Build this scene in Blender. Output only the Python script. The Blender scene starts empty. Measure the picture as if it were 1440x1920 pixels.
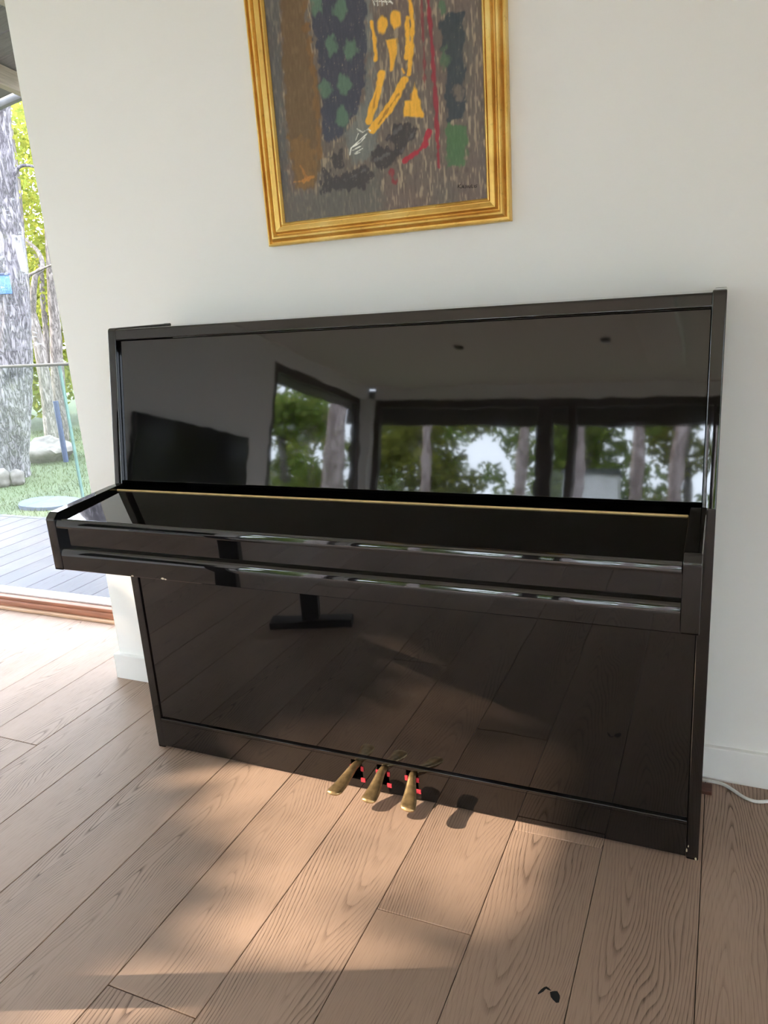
import bpy, bmesh, math, random
import numpy as np
from mathutils import Vector, Matrix

random.seed(7)
SC = bpy.context.scene
COL = SC.collection

# ------------------------------------------------------------------ camera
CAM_POS = np.array([1.4814, -1.5245, 1.2292])
CAM_YAW, CAM_PITCH, CAM_ROLL = 0.4280, -0.2725, -0.0706
FPX = 1429.1                                    # focal length in pixels of the 1440x1920 frame


def cam_axes():
    y, p, r = CAM_YAW, CAM_PITCH, CAM_ROLL
    f = np.array([-math.sin(y) * math.cos(p), math.cos(y) * math.cos(p), math.sin(p)])
    r0 = np.array([math.cos(y), math.sin(y), 0.0])
    u0 = np.cross(r0, f)
    return f, math.cos(r) * r0 + math.sin(r) * u0, -math.sin(r) * r0 + math.cos(r) * u0


AX_F, AX_R, AX_U = cam_axes()


def on_plane(px, py, axis, val):
    """the point where the line of sight through a photo pixel meets a world plane"""
    d = AX_F + AX_R * (px - 720) / FPX - AX_U * (py - 960) / FPX
    return CAM_POS + d * (val - CAM_POS[axis]) / d[axis]


cam_data = bpy.data.cameras.new('camera')
cam = bpy.data.objects.new('camera', cam_data)
COL.objects.link(cam)
m = Matrix.Identity(4)
for i in range(3):
    m[i][0], m[i][1], m[i][2], m[i][3] = AX_R[i], AX_U[i], -AX_F[i], CAM_POS[i]
cam.matrix_world = m
cam_data.sensor_fit = 'VERTICAL'
cam_data.sensor_height = 36.0
cam_data.lens = FPX / 1920 * 36.0
cam_data.clip_start = 0.02
cam_data.clip_end = 300
SC.camera = cam

# ------------------------------------------------------------------ sky, sun, exposure
world = bpy.data.worlds.new('sky')
SC.world = world
world.use_nodes = True
wn = world.node_tree
bg = wn.nodes['Background']
bg.inputs['Color'].default_value = (0.78, 0.865, 1.0, 1)
bg.inputs['Strength'].default_value = 18.0

sun_data = bpy.data.lights.new('sun', 'SUN')
sun_data.energy = 14.0
sun_data.color = (1.0, 0.83, 0.64)
sun_data.angle = math.radians(0.6)
sun = bpy.data.objects.new('sun', sun_data)
COL.objects.link(sun)
SUN_TRAVEL = Vector((0.93, 0.367, -0.477)).normalized()
sun.rotation_euler = SUN_TRAVEL.to_track_quat('-Z', 'Y').to_euler()
sun.location = (-12, -5, 8)

SC.view_settings.view_transform = 'Standard'
SC.view_settings.look = 'None'
SC.view_settings.gamma = 1.0
SC.view_settings.use_curve_mapping = False
SC.view_settings.exposure = 0.0
SC.cycles.use_denoising = True
SC.cycles.max_bounces = 10
SC.cycles.diffuse_bounces = 6
SC.cycles.glossy_bounces = 4
SC.cycles.transparent_max_bounces = 16
SC.cycles.sample_clamp_indirect = 0.0


# ------------------------------------------------------------------ node helpers
def lin(r, g, b):
    f = lambda c: (c / 255 / 12.92) if c / 255 <= 0.04045 else ((c / 255 + 0.055) / 1.055) ** 2.4
    return (f(r), f(g), f(b), 1)


class NT:
    def __init__(self, name):
        self.m = bpy.data.materials.new(name)
        self.m.use_nodes = True
        self.t = self.m.node_tree
        self.b = self.t.nodes['Principled BSDF']
        self.out = self.t.nodes['Material Output']

    def n(self, kind, **kw):
        nd = self.t.nodes.new(kind)
        for k, v in kw.items():
            if hasattr(nd, k):
                setattr(nd, k, v)
        return nd

    def put(self, sock, v):
        if isinstance(v, bpy.types.NodeSocket):
            self.t.links.new(v, sock)
        else:
            sock.default_value = v

    def math(self, op, a, b=0.0, c=None):
        nd = self.n('ShaderNodeMath', operation=op)
        self.put(nd.inputs[0], a)
        self.put(nd.inputs[1], b)
        if c is not None:
            self.put(nd.inputs[2], c)
        return nd.outputs[0]

    def mix(self, f, a, b):
        nd = self.n('ShaderNodeMix', data_type='RGBA')
        self.put(nd.inputs[0], f)
        self.put(nd.inputs[6], a)
        self.put(nd.inputs[7], b)
        return nd.outputs[2]

    def coord(self, which='Object'):
        return self.n('ShaderNodeTexCoord').outputs[which]

    def mapped(self, vec, scale=(1, 1, 1), loc=(0, 0, 0)):
        nd = self.n('ShaderNodeMapping')
        self.put(nd.inputs['Vector'], vec)
        self.put(nd.inputs['Scale'], scale)
        self.put(nd.inputs['Location'], loc)
        return nd.outputs[0]

    def noise(self, vec, scale=5, detail=3, rough=0.5, dist=0.0, out=0):
        nd = self.n('ShaderNodeTexNoise')
        self.put(nd.inputs['Vector'], vec)
        nd.inputs['Scale'].default_value = scale
        nd.inputs['Detail'].default_value = detail
        nd.inputs['Roughness'].default_value = rough
        nd.inputs['Distortion'].default_value = dist
        return nd.outputs[out]

    def ramp(self, f, *stops):
        nd = self.n('ShaderNodeValToRGB')
        self.put(nd.inputs[0], f)
        cr = nd.color_ramp
        while len(cr.elements) < len(stops):
            cr.elements.new(0.5)
        for e, (p, c) in zip(cr.elements, stops):
            e.position = p
            e.color = c if len(c) == 4 else (*c, 1)
        return nd.outputs[0]

    def bump(self, h, strength=0.2, dist=0.01):
        nd = self.n('ShaderNodeBump')
        self.put(nd.inputs['Height'], h)
        nd.inputs['Strength'].default_value = strength
        nd.inputs['Distance'].default_value = dist
        self.t.links.new(nd.outputs[0], self.b.inputs['Normal'])

    def set(self, **kw):
        for k, v in kw.items():
            self.put(self.b.inputs[k.replace('_', ' ')], v)
        return self


def plain(name, col, rough=0.5, metal=0.0, noise_amt=0.06, scale=30, bump=0.0, ior=1.5, stretch=(1, 1, 1)):
    t = NT(name)
    v = t.mapped(t.coord(), stretch)
    nz = t.noise(v, scale, 3)
    c2 = tuple(max(0, c * (1 - noise_amt * 2)) for c in col[:3]) + (1,)
    c3 = tuple(min(1, c * (1 + noise_amt * 2)) for c in col[:3]) + (1,)
    t.set(Base_Color=t.ramp(nz, (0.3, c2), (0.7, c3)), Roughness=rough, Metallic=metal, IOR=ior)
    if bump:
        t.bump(nz, bump, 0.005)
    return t.m


# ------------------------------------------------------------------ materials
MAT = {}


def mat_lacquer():
    t = NT('black_lacquer')
    nz = t.noise(t.coord(), 7.0, 2, 0.5)
    t.set(Base_Color=(0.0035, 0.0032, 0.0036, 1), Roughness=0.03, IOR=1.67)
    t.bump(nz, 0.014, 0.02)
    return t.m


def mat_plaster():
    t = NT('white_plaster')
    nz = t.noise(t.coord(), 90, 3, 0.6)
    big = t.noise(t.coord(), 0.8, 2, 0.5)
    t.set(Base_Color=t.ramp(big, (0.3, (0.855, 0.845, 0.825)), (0.7, (0.875, 0.87, 0.85))), Roughness=0.85)
    t.bump(nz, 0.05, 0.002)
    return t.m


def mat_oak(name, base, dark, seam=1.0):
    """plain-sawn oak: cathedral rings plus fine brushed pores, each board its own cut"""
    t = NT(name)
    co = t.coord()
    rnd = t.n('ShaderNodeObjectInfo').outputs['Random']
    off = t.n('ShaderNodeCombineXYZ')
    t.put(off.inputs[0], t.math('MULTIPLY', rnd, 37.0))
    t.put(off.inputs[1], t.math('MULTIPLY', rnd, 91.0))
    add = t.n('ShaderNodeVectorMath', operation='ADD')
    t.put(add.inputs[0], co)
    t.put(add.inputs[1], off.outputs[0])
    p = add.outputs[0]
    sep = t.n('ShaderNodeSeparateXYZ')
    t.put(sep.inputs[0], co)
    x, y = sep.outputs[0], sep.outputs[1]
    wob = t.noise(t.mapped(p, (5, 1.6, 1)), 1.0, 2, 0.5)
    wob2 = t.noise(t.mapped(p, (22, 2.4, 1)), 1.0, 3, 0.6)
    xo = t.math('MULTIPLY', t.math('SUBTRACT', t.math('FRACT', t.math('MULTIPLY', rnd, 13.7)), 0.5), 0.16)
    xw = t.math('ADD', t.math('ADD', x, xo), t.math('MULTIPLY', t.math('SUBTRACT', wob, 0.5), 0.11))
    rad = t.math('SQRT', t.math('ADD', t.math('MULTIPLY', xw, xw), 0.00025))
    sgn = t.math('MULTIPLY', t.math('SUBTRACT', t.math('GREATER_THAN', t.math('FRACT', t.math('MULTIPLY', rnd, 7.3)), 0.5), 0.5), 24.0)
    val = t.math('ADD', t.math('MULTIPLY', rad, 150.0), t.math('MULTIPLY', y, sgn))
    val = t.math('ADD', val, t.math('MULTIPLY', wob2, 1.3))
    val = t.math('ADD', val, t.math('MULTIPLY', wob, 5.0))
    fr = t.math('FRACT', val)
    ring = t.ramp(fr, (0.0, (1, 1, 1)), (0.10, (0.7, 0.7, 0.7)), (0.34, (0.10, 0.10, 0.10)), (0.92, (0, 0, 0)), (1.0, (0.4, 0.4, 0.4)))
    # pores: long thin dashes that gather on the rings
    pore = t.noise(t.mapped(p, (520, 16, 1)), 1.0, 2, 0.6)
    pm = t.ramp(pore, (0.50, (0, 0, 0)), (0.66, (1, 1, 1)))
    fade = t.ramp(t.noise(t.mapped(p, (7, 1.2, 1)), 1.0, 2), (0.36, (0.08,) * 3), (0.64, (0.95,) * 3))
    grain = t.math('MULTIPLY', ring, fade)
    amount = t.math('ADD', t.math('MULTIPLY', grain, 0.85), t.math('MULTIPLY', pm, t.math('ADD', 0.20, t.math('MULTIPLY', grain, 0.40))))
    tone = t.noise(t.mapped(p, (2.2, 0.5, 1)), 1.0, 2)
    b1 = t.mix(tone, tuple(c * 0.86 for c in base[:3]) + (1,), tuple(min(1, c * 1.14) for c in base[:3]) + (1,))
    rr = t.math('ADD', 0.90, t.math('MULTIPLY', t.math('FRACT', t.math('MULTIPLY', rnd, 5.1)), 0.20))
    sc = t.n('ShaderNodeVectorMath', operation='SCALE')
    t.put(sc.inputs[0], b1)
    t.put(sc.inputs['Scale'], rr)
    colr = t.mix(t.math('MINIMUM', amount, 1.0), sc.outputs[0], dark)
    # scattered knots
    vo = t.n('ShaderNodeTexVoronoi')
    t.put(vo.inputs['Vector'], t.mapped(p, (2.6, 1.1, 1)))
    vo.inputs['Scale'].default_value = 1.0
    kn = t.ramp(vo.outputs['Distance'], (0.012, (1, 1, 1)), (0.035, (0, 0, 0)))
    colr = t.mix(t.math('MULTIPLY', kn, 0.6), colr, tuple(c * 0.5 for c in dark[:3]) + (1,))
    t.set(Base_Color=colr, Roughness=t.math('ADD', 0.44, t.math('MULTIPLY', amount, 0.15)), IOR=1.38)
    t.bump(t.math('SUBTRACT', 1.0, amount), 0.12, 0.002)
    return t.m


def mat_gold():
    t = NT('gold_leaf')
    co = t.coord('Object')
    n1 = t.noise(co, 9, 4, 0.6)
    n2 = t.noise(t.mapped(co, (1, 1, 1)), 70, 3, 0.65)
    c = t.ramp(n1, (0.25, lin(206, 154, 72)), (0.5, lin(236, 194, 104)), (0.75, lin(248, 218, 140)))
    wear = t.ramp(n2, (0.60, (0, 0, 0)), (0.80, (1, 1, 1)))
    c = t.mix(t.math('MULTIPLY', wear, 0.5), c, lin(140, 84, 44))
    t.set(Base_Color=c, Metallic=0.55, Roughness=t.math('ADD', 0.26, t.math('MULTIPLY', n2, 0.2)))
    t.bump(n2, 0.10, 0.002)
    return t.m


def mat_glass(name='clear_glass', tint=(0.985, 0.992, 0.988, 1), k=1.0):
    t = NT(name)
    lw = t.n('ShaderNodeLayerWeight')
    lw.inputs['Blend'].default_value = 0.5
    sch = t.math('ADD', 0.04, t.math('MULTIPLY', t.math('POWER', lw.outputs['Facing'], 5.0), 0.9))
    tr = t.n('ShaderNodeBsdfTransparent')
    tr.inputs['Color'].default_value = tint
    gl = t.n('ShaderNodeBsdfGlossy')
    gl.inputs['Roughness'].default_value = 0.01
    mx = t.n('ShaderNodeMixShader')
    nz = t.noise(t.coord(), 3.0, 1)
    t.put(mx.inputs[0], t.math('MULTIPLY', sch, t.math('ADD', 0.9 * k, t.math('MULTIPLY', nz, 0.1))))
    t.t.links.new(tr.outputs[0], mx.inputs[1])
    t.t.links.new(gl.outputs[0], mx.inputs[2])
    t.t.links.new(mx.outputs[0], t.out.inputs['Surface'])
    t.t.nodes.remove(t.b)
    return t.m


def mat_leaf(name, c1, c2):
    t = NT(name)
    nz = t.noise(t.coord(), 6.0, 2)
    rndn = t.n('ShaderNodeNewGeometry').outputs['Random Per Island']
    c = t.mix(rndn, c1, c2)
    c = t.mix(t.math('MULTIPLY', nz, 0.3), c, tuple(v * 0.5 for v in c1[:3]) + (1,))
    df = t.n('ShaderNodeBsdfDiffuse')
    tl = t.n('ShaderNodeBsdfTranslucent')
    t.put(df.inputs['Color'], c)
    t.put(tl.inputs['Color'], c)
    mx = t.n('ShaderNodeMixShader')
    mx.inputs[0].default_value = 0.5
    t.t.links.new(df.outputs[0], mx.inputs[1])
    t.t.links.new(tl.outputs[0], mx.inputs[2])
    t.t.links.new(mx.outputs[0], t.out.inputs['Surface'])
    t.t.nodes.remove(t.b)
    return t.m


def mat_bark(name, c1, c2, sc=14):
    t = NT(name)
    n1 = t.noise(t.mapped(t.coord(), (1, 1, 0.2)), sc, 5, 0.62, 0.6)
    ridge = t.math('ABSOLUTE', t.math('SUBTRACT', n1, 0.5))
    f = t.ramp(ridge, (0.0, (0, 0, 0)), (0.04, (0.45, 0.45, 0.45)), (0.12, (1, 1, 1)))
    n2 = t.noise(t.coord(), 5, 3)
    c = t.mix(f, c2, c1)
    c = t.mix(t.math('MULTIPLY', n2, 0.35), c, c2)
    t.set(Base_Color=c, Roughness=0.9)
    t.bump(f, 0.6, 0.02)
    return t.m


def mat_grass():
    t = NT('lawn_grass')
    co = t.coord()
    n1 = t.noise(co, 0.9, 3)
    n2 = t.noise(co, 24, 4, 0.7)
    c = t.ramp(n1, (0.3, lin(58, 66, 42)), (0.55, lin(72, 80, 52)), (0.75, lin(92, 96, 62)))
    c = t.mix(t.math('MULTIPLY', n2, 0.6), c, lin(72, 82, 52))
    t.set(Base_Color=c, Roughness=0.9)
    t.bump(n2, 0.7, 0.03)
    return t.m


MAT['lacquer'] = mat_lacquer()
MAT['plaster'] = mat_plaster()
MAT['oak'] = mat_oak('oak_plank', (0.385, 0.268, 0.204, 1), (0.100, 0.063, 0.046, 1))
MAT['gold'] = mat_gold()
MAT['glass'] = mat_glass()
MAT['door_glass'] = mat_glass('terrace_door_glass', (0.895, 0.90, 0.905, 1))
MAT['rail_glass'] = mat_glass('balustrade_glass', (0.95, 0.985, 0.975, 1))
MAT['glass_edge'] = plain('green_glass_edge', (0.16, 0.24, 0.22, 1), 0.15, 0, 0.05, 12)
MAT['trim'] = plain('white_painted_trim', (0.82, 0.815, 0.80, 1), 0.4, 0, 0.01, 12)
MAT['ceil'] = plain('white_ceiling', (0.89, 0.885, 0.875, 1), 0.9, 0, 0.005, 8)
MAT['dark_wood'] = plain('dark_brown_timber', (0.050, 0.034, 0.028, 1), 0.45, 0, 0.2, 18, 0.1, stretch=(1, 1, 6))
MAT['sill_wood'] = plain('red_brown_timber', lin(150, 98, 74), 0.4, 0, 0.12, 20, 0.05, stretch=(0.3, 6, 6))
MAT['sill_pale'] = plain('pale_timber', lin(196, 160, 132), 0.4, 0, 0.08, 20, 0.05, stretch=(0.3, 6, 6))
MAT['alu'] = plain('brushed_aluminium', (0.72, 0.73, 0.74, 1), 0.3, 0.9, 0.04, 40, stretch=(0.1, 8, 8))
MAT['alu_dark'] = plain('grey_aluminium', (0.045, 0.05, 0.052, 1), 0.5, 0.0, 0.04, 40)
MAT['brass'] = plain('worn_brass', lin(178, 150, 108), 0.30, 0.8, 0.16, 60, 0.04)
MAT['felt'] = plain('red_felt', lin(196, 52, 66), 0.95, 0, 0.10, 200, 0.2)
MAT['chip'] = plain('bare_wood_chip', lin(205, 190, 165), 0.8, 0, 0.1, 300)
MAT['hinge'] = plain('pale_brass_strip', lin(222, 192, 138), 0.45, 0.35, 0.05, 60)
MAT['hole'] = plain('dark_recess', (0.004, 0.004, 0.004, 1), 0.9, 0, 0.05, 30)
MAT['cable'] = plain('white_cable_plastic', (0.72, 0.71, 0.69, 1), 0.45, 0, 0.02, 60)
MAT['block'] = plain('dark_red_wood', lin(82, 48, 38), 0.5, 0, 0.15, 60, 0.1, stretch=(1, 6, 1))
MAT['deck'] = mat_oak('weathered_deck', lin(84, 80, 88), lin(60, 57, 64))
MAT['grass'] = mat_grass()
MAT['blade'] = mat_leaf('grass_blades', lin(60, 70, 42), lin(92, 98, 60))
MAT['bark'] = mat_bark('grey_fissured_bark', lin(142, 134, 138), lin(52, 46, 52), 22)
MAT['bark_thin'] = mat_bark('grey_brown_bark', lin(140, 130, 124), lin(74, 66, 62), 20)
MAT['bark_pale'] = mat_bark('pale_pink_bark', lin(206, 190, 188), lin(128, 108, 104), 9)
MAT['leaf_y'] = mat_leaf('yellow_green_leaf', lin(150, 148, 66), lin(112, 124, 58))
MAT['leaf_g'] = mat_leaf('green_leaf', lin(112, 138, 66), lin(164, 174, 90))
MAT['leaf_d'] = mat_leaf('deep_green_leaf', lin(58, 88, 50), lin(104, 130, 66))
MAT['rock'] = plain('grey_rock', lin(96, 88, 84), 0.9, 0, 0.22, 9, 0.5)
MAT['slab'] = plain('pale_blue_slab', lin(80, 86, 100), 0.8, 0, 0.06, 12)
MAT['bluepaint'] = plain('blue_paint', lin(58, 92, 142), 0.6, 0, 0.08, 30)
MAT['bluepipe'] = plain('blue_grey_pipe', lin(42, 50, 78), 0.5, 0, 0.08, 30)
MAT['soffit'] = plain('grey_stained_board', lin(112, 104, 104), 0.7, 0, 0.12, 14, 0.1, stretch=(0.4, 8, 8))
MAT['rafter'] = plain('warm_timber', lin(168, 150, 134), 0.6, 0, 0.1, 16, 0.1, stretch=(8, 0.4, 8))
MAT['fascia'] = plain('pale_grey_timber', lin(120, 118, 118), 0.6, 0, 0.08, 16, 0.05)
MAT['screen'] = plain('black_screen', (0.006, 0.007, 0.010, 1), 0.12, 0, 0.05, 4)
MAT['black_metal'] = plain('black_powder_coat', (0.010, 0.010, 0.013, 1), 0.5, 0, 0.05, 50)
MAT['white_render'] = plain('white_render', (0.80, 0.80, 0.80, 1), 0.8, 0, 0.04, 8)
MAT['table_top'] = plain('black_laminate', (0.014, 0.014, 0.017, 1), 0.4, 0, 0.05, 50)
MAT['earth'] = plain('woodland_earth', lin(92, 98, 58), 0.95, 0, 0.2, 4, 0.4)


# ------------------------------------------------------------------ mesh helpers
def link(name, me, mat=None, parent=None, loc=None):
    o = bpy.data.objects.new(name, me)
    COL.objects.link(o)
    if mat is not None and not me.materials:
        me.materials.append(MAT[mat] if isinstance(mat, str) else mat)
    if loc is not None:
        o.location = loc
    if parent is not None:
        o.parent = parent
    return o


def bm_obj(name, bm, mat, parent=None, loc=None, smooth=True, angle=35):
    bmesh.ops.recalc_face_normals(bm, faces=bm.faces[:])
    me = bpy.data.meshes.new(name)
    bm.to_mesh(me)
    bm.free()
    if smooth:
        for p in me.polygons:
            p.use_smooth = True
        try:
            me.set_sharp_from_angle(angle=math.radians(angle))
        except Exception:
            pass
    o_ = link(name, me, mat, parent, loc)
    if smooth and mat in ('lacquer', 'black_metal', 'trim', 'screen'):
        md = o_.modifiers.new('flat_faces_stay_flat', 'WEIGHTED_NORMAL')
        md.weight = 100
        md.keep_sharp = True
    return o_


def bm_box(bm, a, b, bevel=0.0, seg=2):
    nb = bmesh.new() if bevel else bm
    xs, ys, zs = zip(a, b)
    v = [nb.verts.new((x, y, z)) for x in xs for y in ys for z in zs]
    for f in ((0, 1, 3, 2), (4, 6, 7, 5), (0, 4, 5, 1), (2, 3, 7, 6), (0, 2, 6, 4), (1, 5, 7, 3)):
        nb.faces.new([v[i] for i in f])
    if bevel:
        bmesh.ops.recalc_face_normals(nb, faces=nb.faces[:])
        bmesh.ops.bevel(nb, geom=nb.edges[:], offset=bevel, segments=seg, profile=0.5, affect='EDGES')
        tmp = bpy.data.meshes.new('tmp')
        nb.to_mesh(tmp)
        nb.free()
        bm.from_mesh(tmp)
        bpy.data.meshes.remove(tmp)
    return bm


def box(name, a, b, mat, parent=None, bevel=0.0, seg=2, loc=None):
    bm = bmesh.new()
    bm_box(bm, a, b, bevel, seg)
    return bm_obj(name, bm, mat, parent, loc)


def prism_x(name, yz, x0, x1, mat, parent=None, bevel=0.0, seg=3):
    """a side profile in y,z carried from x0 to x1"""
    bm = bmesh.new()
    A = [bm.verts.new((x0, y, z)) for y, z in yz]
    B = [bm.verts.new((x1, y, z)) for y, z in yz]
    n = len(yz)
    bm.faces.new(A)
    bm.faces.new(B[::-1])
    for i in range(n):
        bm.faces.new((A[i], A[(i + 1) % n], B[(i + 1) % n], B[i]))
    bmesh.ops.recalc_face_normals(bm, faces=bm.faces[:])
    if bevel:
        bmesh.ops.bevel(bm, geom=bm.edges[:], offset=bevel, segments=seg, profile=0.5, affect='EDGES')
    return bm_obj(name, bm, mat, parent)


def round_poly(pts, radii, seg=5):
    """round the corners of a 2-D polygon"""
    out = []
    n = len(pts)
    for i, (p, r) in enumerate(zip(pts, radii)):
        p = Vector(p)
        if r <= 0:
            out.append(tuple(p))
            continue
        a, b = Vector(pts[i - 1]), Vector(pts[(i + 1) % n])
        u, v = (a - p).normalized(), (b - p).normalized()
        ang = u.angle(v)
        d = min(r / math.tan(ang / 2), (a - p).length * 0.49, (b - p).length * 0.49)
        s, e = p + u * d, p + v * d
        for k in range(seg + 1):
            t = k / seg
            out.append(tuple((1 - t) ** 2 * s + 2 * t * (1 - t) * p + t * t * e))
    return out


def bm_tube(bm, pts, rad, n=10, cap=True, jitter=None):
    pts = [Vector(p) for p in pts]
    if not hasattr(rad, '__len__'):
        rad = [rad] * len(pts)
    rings = []
    up = Vector((0, 0, 1))
    prev = None
    for i, p in enumerate(pts):
        t = (pts[min(i + 1, len(pts) - 1)] - pts[max(i - 1, 0)]).normalized()
        if prev is None:
            a = t.cross(up)
            if a.length < 0.05:
                a = t.cross(Vector((1, 0, 0)))
            a.normalize()
        else:
            a = (prev - t * prev.dot(t)).normalized()
        prev = a
        b = t.cross(a)
        ring = []
        for k in range(n):
            w = 2 * math.pi * k / n
            rr = rad[i] * (jitter(i, k) if jitter else 1)
            ring.append(bm.verts.new(p + (a * math.cos(w) + b * math.sin(w)) * rr))
        rings.append(ring)
    for i in range(len(rings) - 1):
        for k in range(n):
            bm.faces.new((rings[i][k], rings[i][(k + 1) % n], rings[i + 1][(k + 1) % n], rings[i + 1][k]))
    if cap:
        bm.faces.new(rings[0][::-1])
        bm.faces.new(rings[-1])
    return bm


def spline(pts, k=6):
    """Catmull-Rom through the points"""
    P = [Vector(p) for p in pts]
    P = [2 * P[0] - P[1]] + P + [2 * P[-1] - P[-2]]
    out = []
    for i in range(1, len(P) - 2):
        for s in range(k):
            t = s / k
            a, b, c, d = P[i - 1:i + 3]
            out.append(0.5 * (2 * b + (c - a) * t + (2 * a - 5 * b + 4 * c - d) * t * t + (3 * b - a - 3 * c + d) * t ** 3))
    out.append(P[-2])
    return out


def tag(o, label, cat=None, group=None, kind=None):
    o['label'] = label
    if cat:
        o['category'] = cat
    if group:
        o['group'] = group
    if kind:
        o['kind'] = kind
    return o


def struct(o, label=None):
    o['kind'] = 'structure'
    if label:
        o['label'] = label
    return o


def empty(name, loc=(0, 0, 0)):
    o = bpy.data.objects.new(name, None)
    o.empty_display_size = 0.1
    COL.objects.link(o)
    o.location = loc
    return o


# ------------------------------------------------------------------ room shell
WALL_Y = 0.327                 # face of the wall behind the piano
WALL_X0 = -0.427               # its free left end
LEFT_X, BACK_Y, RIGHT_X, CEIL = -3.0, -7.8, 4.2, 2.63
DOOR_Y = 0.765

sub = box('floor', (LEFT_X - 0.05, BACK_Y - 0.05, -0.15), (RIGHT_X + 0.05, 0.84, -0.008), 'hole')
struct(sub, 'floor of wide brown oak planks')
PW = 0.2065
known_end = {1: -0.025, 2: -0.355, 4: -0.70, 9: -0.11}
plank_mesh = {}


def plank_obj(x0, x1, y0, y1, parent):
    w, l = round(x1 - x0, 3), round(y1 - y0, 3)
    if (w, l) not in plank_mesh:
        bm = bmesh.new()
        bm_box(bm, (-w / 2, -l / 2, -0.008), (w / 2, l / 2, 0.0))
        top = [e for e in bm.edges if all(v.co.z > -0.001 for v in e.verts)]
        bmesh.ops.bevel(bm, geom=top, offset=0.0011, segments=1, affect='EDGES')
        bmesh.ops.recalc_face_normals(bm, faces=bm.faces[:])
        me = bpy.data.meshes.new('plank')
        bm.to_mesh(me)
        bm.free()
        me.materials.append(MAT['oak'])
        plank_mesh[(w, l)] = me
    o = bpy.data.objects.new('plank', plank_mesh[(w, l)])
    COL.objects.link(o)
    o.location = ((x0 + x1) / 2, (y0 + y1) / 2, 0)
    o.parent = parent
    return o


rp = random.Random(3)
plank_k1 = None
k = -14
while True:
    xr = 1.487 - PW * k - 0.0009
    xl = 1.487 - PW * (k + 1) + 0.0009
    if xr < LEFT_X:
        break
    xl, xr2 = max(xl, LEFT_X), min(xr, RIGHT_X)
    if xr2 - xl > 0.03:
        e = known_end.get(k, -1.15 - rp.random() * 0.95)
        L = 2.4
        s = e - L * math.ceil((e - BACK_Y) / L)
        while s < 0.70:
            y0, y1 = max(s, BACK_Y), min(s + L - 0.0018, 0.698)
            if y1 - y0 > 0.05:
                o = plank_obj(xl, xr2, y0, y1, sub)
                if k == 1 and y0 < -0.44 < y1:
                    plank_k1 = o
            s += L
    k += 1

# the black knot in the plank in front of the piano's right end
bm = bmesh.new()
for (cx, cy, rx, ry, rot) in ((0.0, 0.0, 0.0085, 0.0125, 0.5), (-0.024, 0.004, 0.0028, 0.011, -0.5), (-0.016, 0.011, 0.0024, 0.006, 1.2)):
    vs = []
    for i in range(10):
        w = 2 * math.pi * i / 10
        px, py = rx * math.cos(w), ry * math.sin(w) * (1 + 0.25 * math.sin(3 * w))
        vs.append(bm.verts.new((cx + px * math.cos(rot) - py * math.sin(rot), cy + px * math.sin(rot) + py * math.cos(rot), 0)))
    bm.faces.new(vs)
kn = bm_obj('knot', bm, 'hole', plank_k1)
kn.location = (1.256 - plank_k1.location.x, -0.437 - plank_k1.location.y, 0.0004)

w = box('wall_front', (WALL_X0, WALL_Y, -0.008), (RIGHT_X, DOOR_Y - 0.075, CEIL), 'plaster', bevel=0.004)
struct(w, 'white plaster wall behind the piano')
bm = bmesh.new()
bm_box(bm, (RIGHT_X, -3.4, -0.008), (RIGHT_X + 0.15, WALL_Y, CEIL))
bm_box(bm, (RIGHT_X, BACK_Y, 2.45), (RIGHT_X + 0.15, -3.4, CEIL))
struct(bm_obj('wall_right', bm, 'plaster', smooth=False), 'white side wall of the room')
c = box('ceiling', (LEFT_X - 0.15, BACK_Y - 0.15, CEIL), (RIGHT_X + 0.15, 0.86, CEIL + 0.15), 'ceil')
struct(c, 'white flat ceiling')

# skirting along the piano wall and round its free end
bm = bmesh.new()
prof = round_poly([(0, 0), (0.014, 0), (0.014, 0.092), (0, 0.092)], [0, 0, 0.004, 0], 3)
path = [(RIGHT_X, WALL_Y), (WALL_X0, WALL_Y), (WALL_X0, DOOR_Y - 0.078)]
rings = []
for i, (px, py) in enumerate(path):
    d = [(0, -1), (-1, -1), (-1, 0)][i]
    rings.append([bm.verts.new((px + d[0] * t, py + d[1] * t, z)) for t, z in prof])
for a, b in zip(rings, rings[1:]):
    for i in range(len(prof)):
        j = (i + 1) % len(prof)
        bm.faces.new((a[i], a[j], b[j], b[i]))
bm.faces.new(rings[0])
bm.faces.new(rings[-1][::-1])
struct(bm_obj('baseboard_front', bm, 'trim'), 'white skirting board of the piano wall')


def window(name, label, a, b, z0, z1, mull, fw=0.07, fd=0.09, mat='dark_wood', mw=None, sill=True, glass='glass'):
    """a glazed bay from plan point a to b with mullions at fractions of its length"""
    a, b = Vector((*a, 0)), Vector((*b, 0))
    L = (b - a).length
    root = empty(name, a)
    root.rotation_euler.z = math.atan2(b.y - a.y, b.x - a.x)
    struct(root, label)
    h = fd / 2
    bm = bmesh.new()
    bm_box(bm, (0, -h, z1 - fw), (L, h, z1))
    bm_box(bm, (0, -h, z0), (fw, h, z1 - fw))
    bm_box(bm, (L - fw, -h, z0), (L, h, z1 - fw))
    if sill:
        bm_box(bm, (fw, -h, z0), (L - fw, h, z0 + fw))
    bm_obj('frame', bm, mat, root, smooth=False)
    cuts = [fw]
    for pos, wd in mull:
        box('mullion', (pos - wd / 2, -h - 0.005, z0 + (fw if sill else 0)), (pos + wd / 2, h + 0.005, z1 - fw), mat, root)
        cuts += [pos - wd / 2, pos + wd / 2]
    cuts.append(L - fw)
    for x0, x1 in zip(cuts[::2], cuts[1::2]):
        box('pane', (x0, -0.006, z0 + (fw if sill else 0.045)), (x1, 0.006, z1 - fw), glass, root)
    return root


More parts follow.
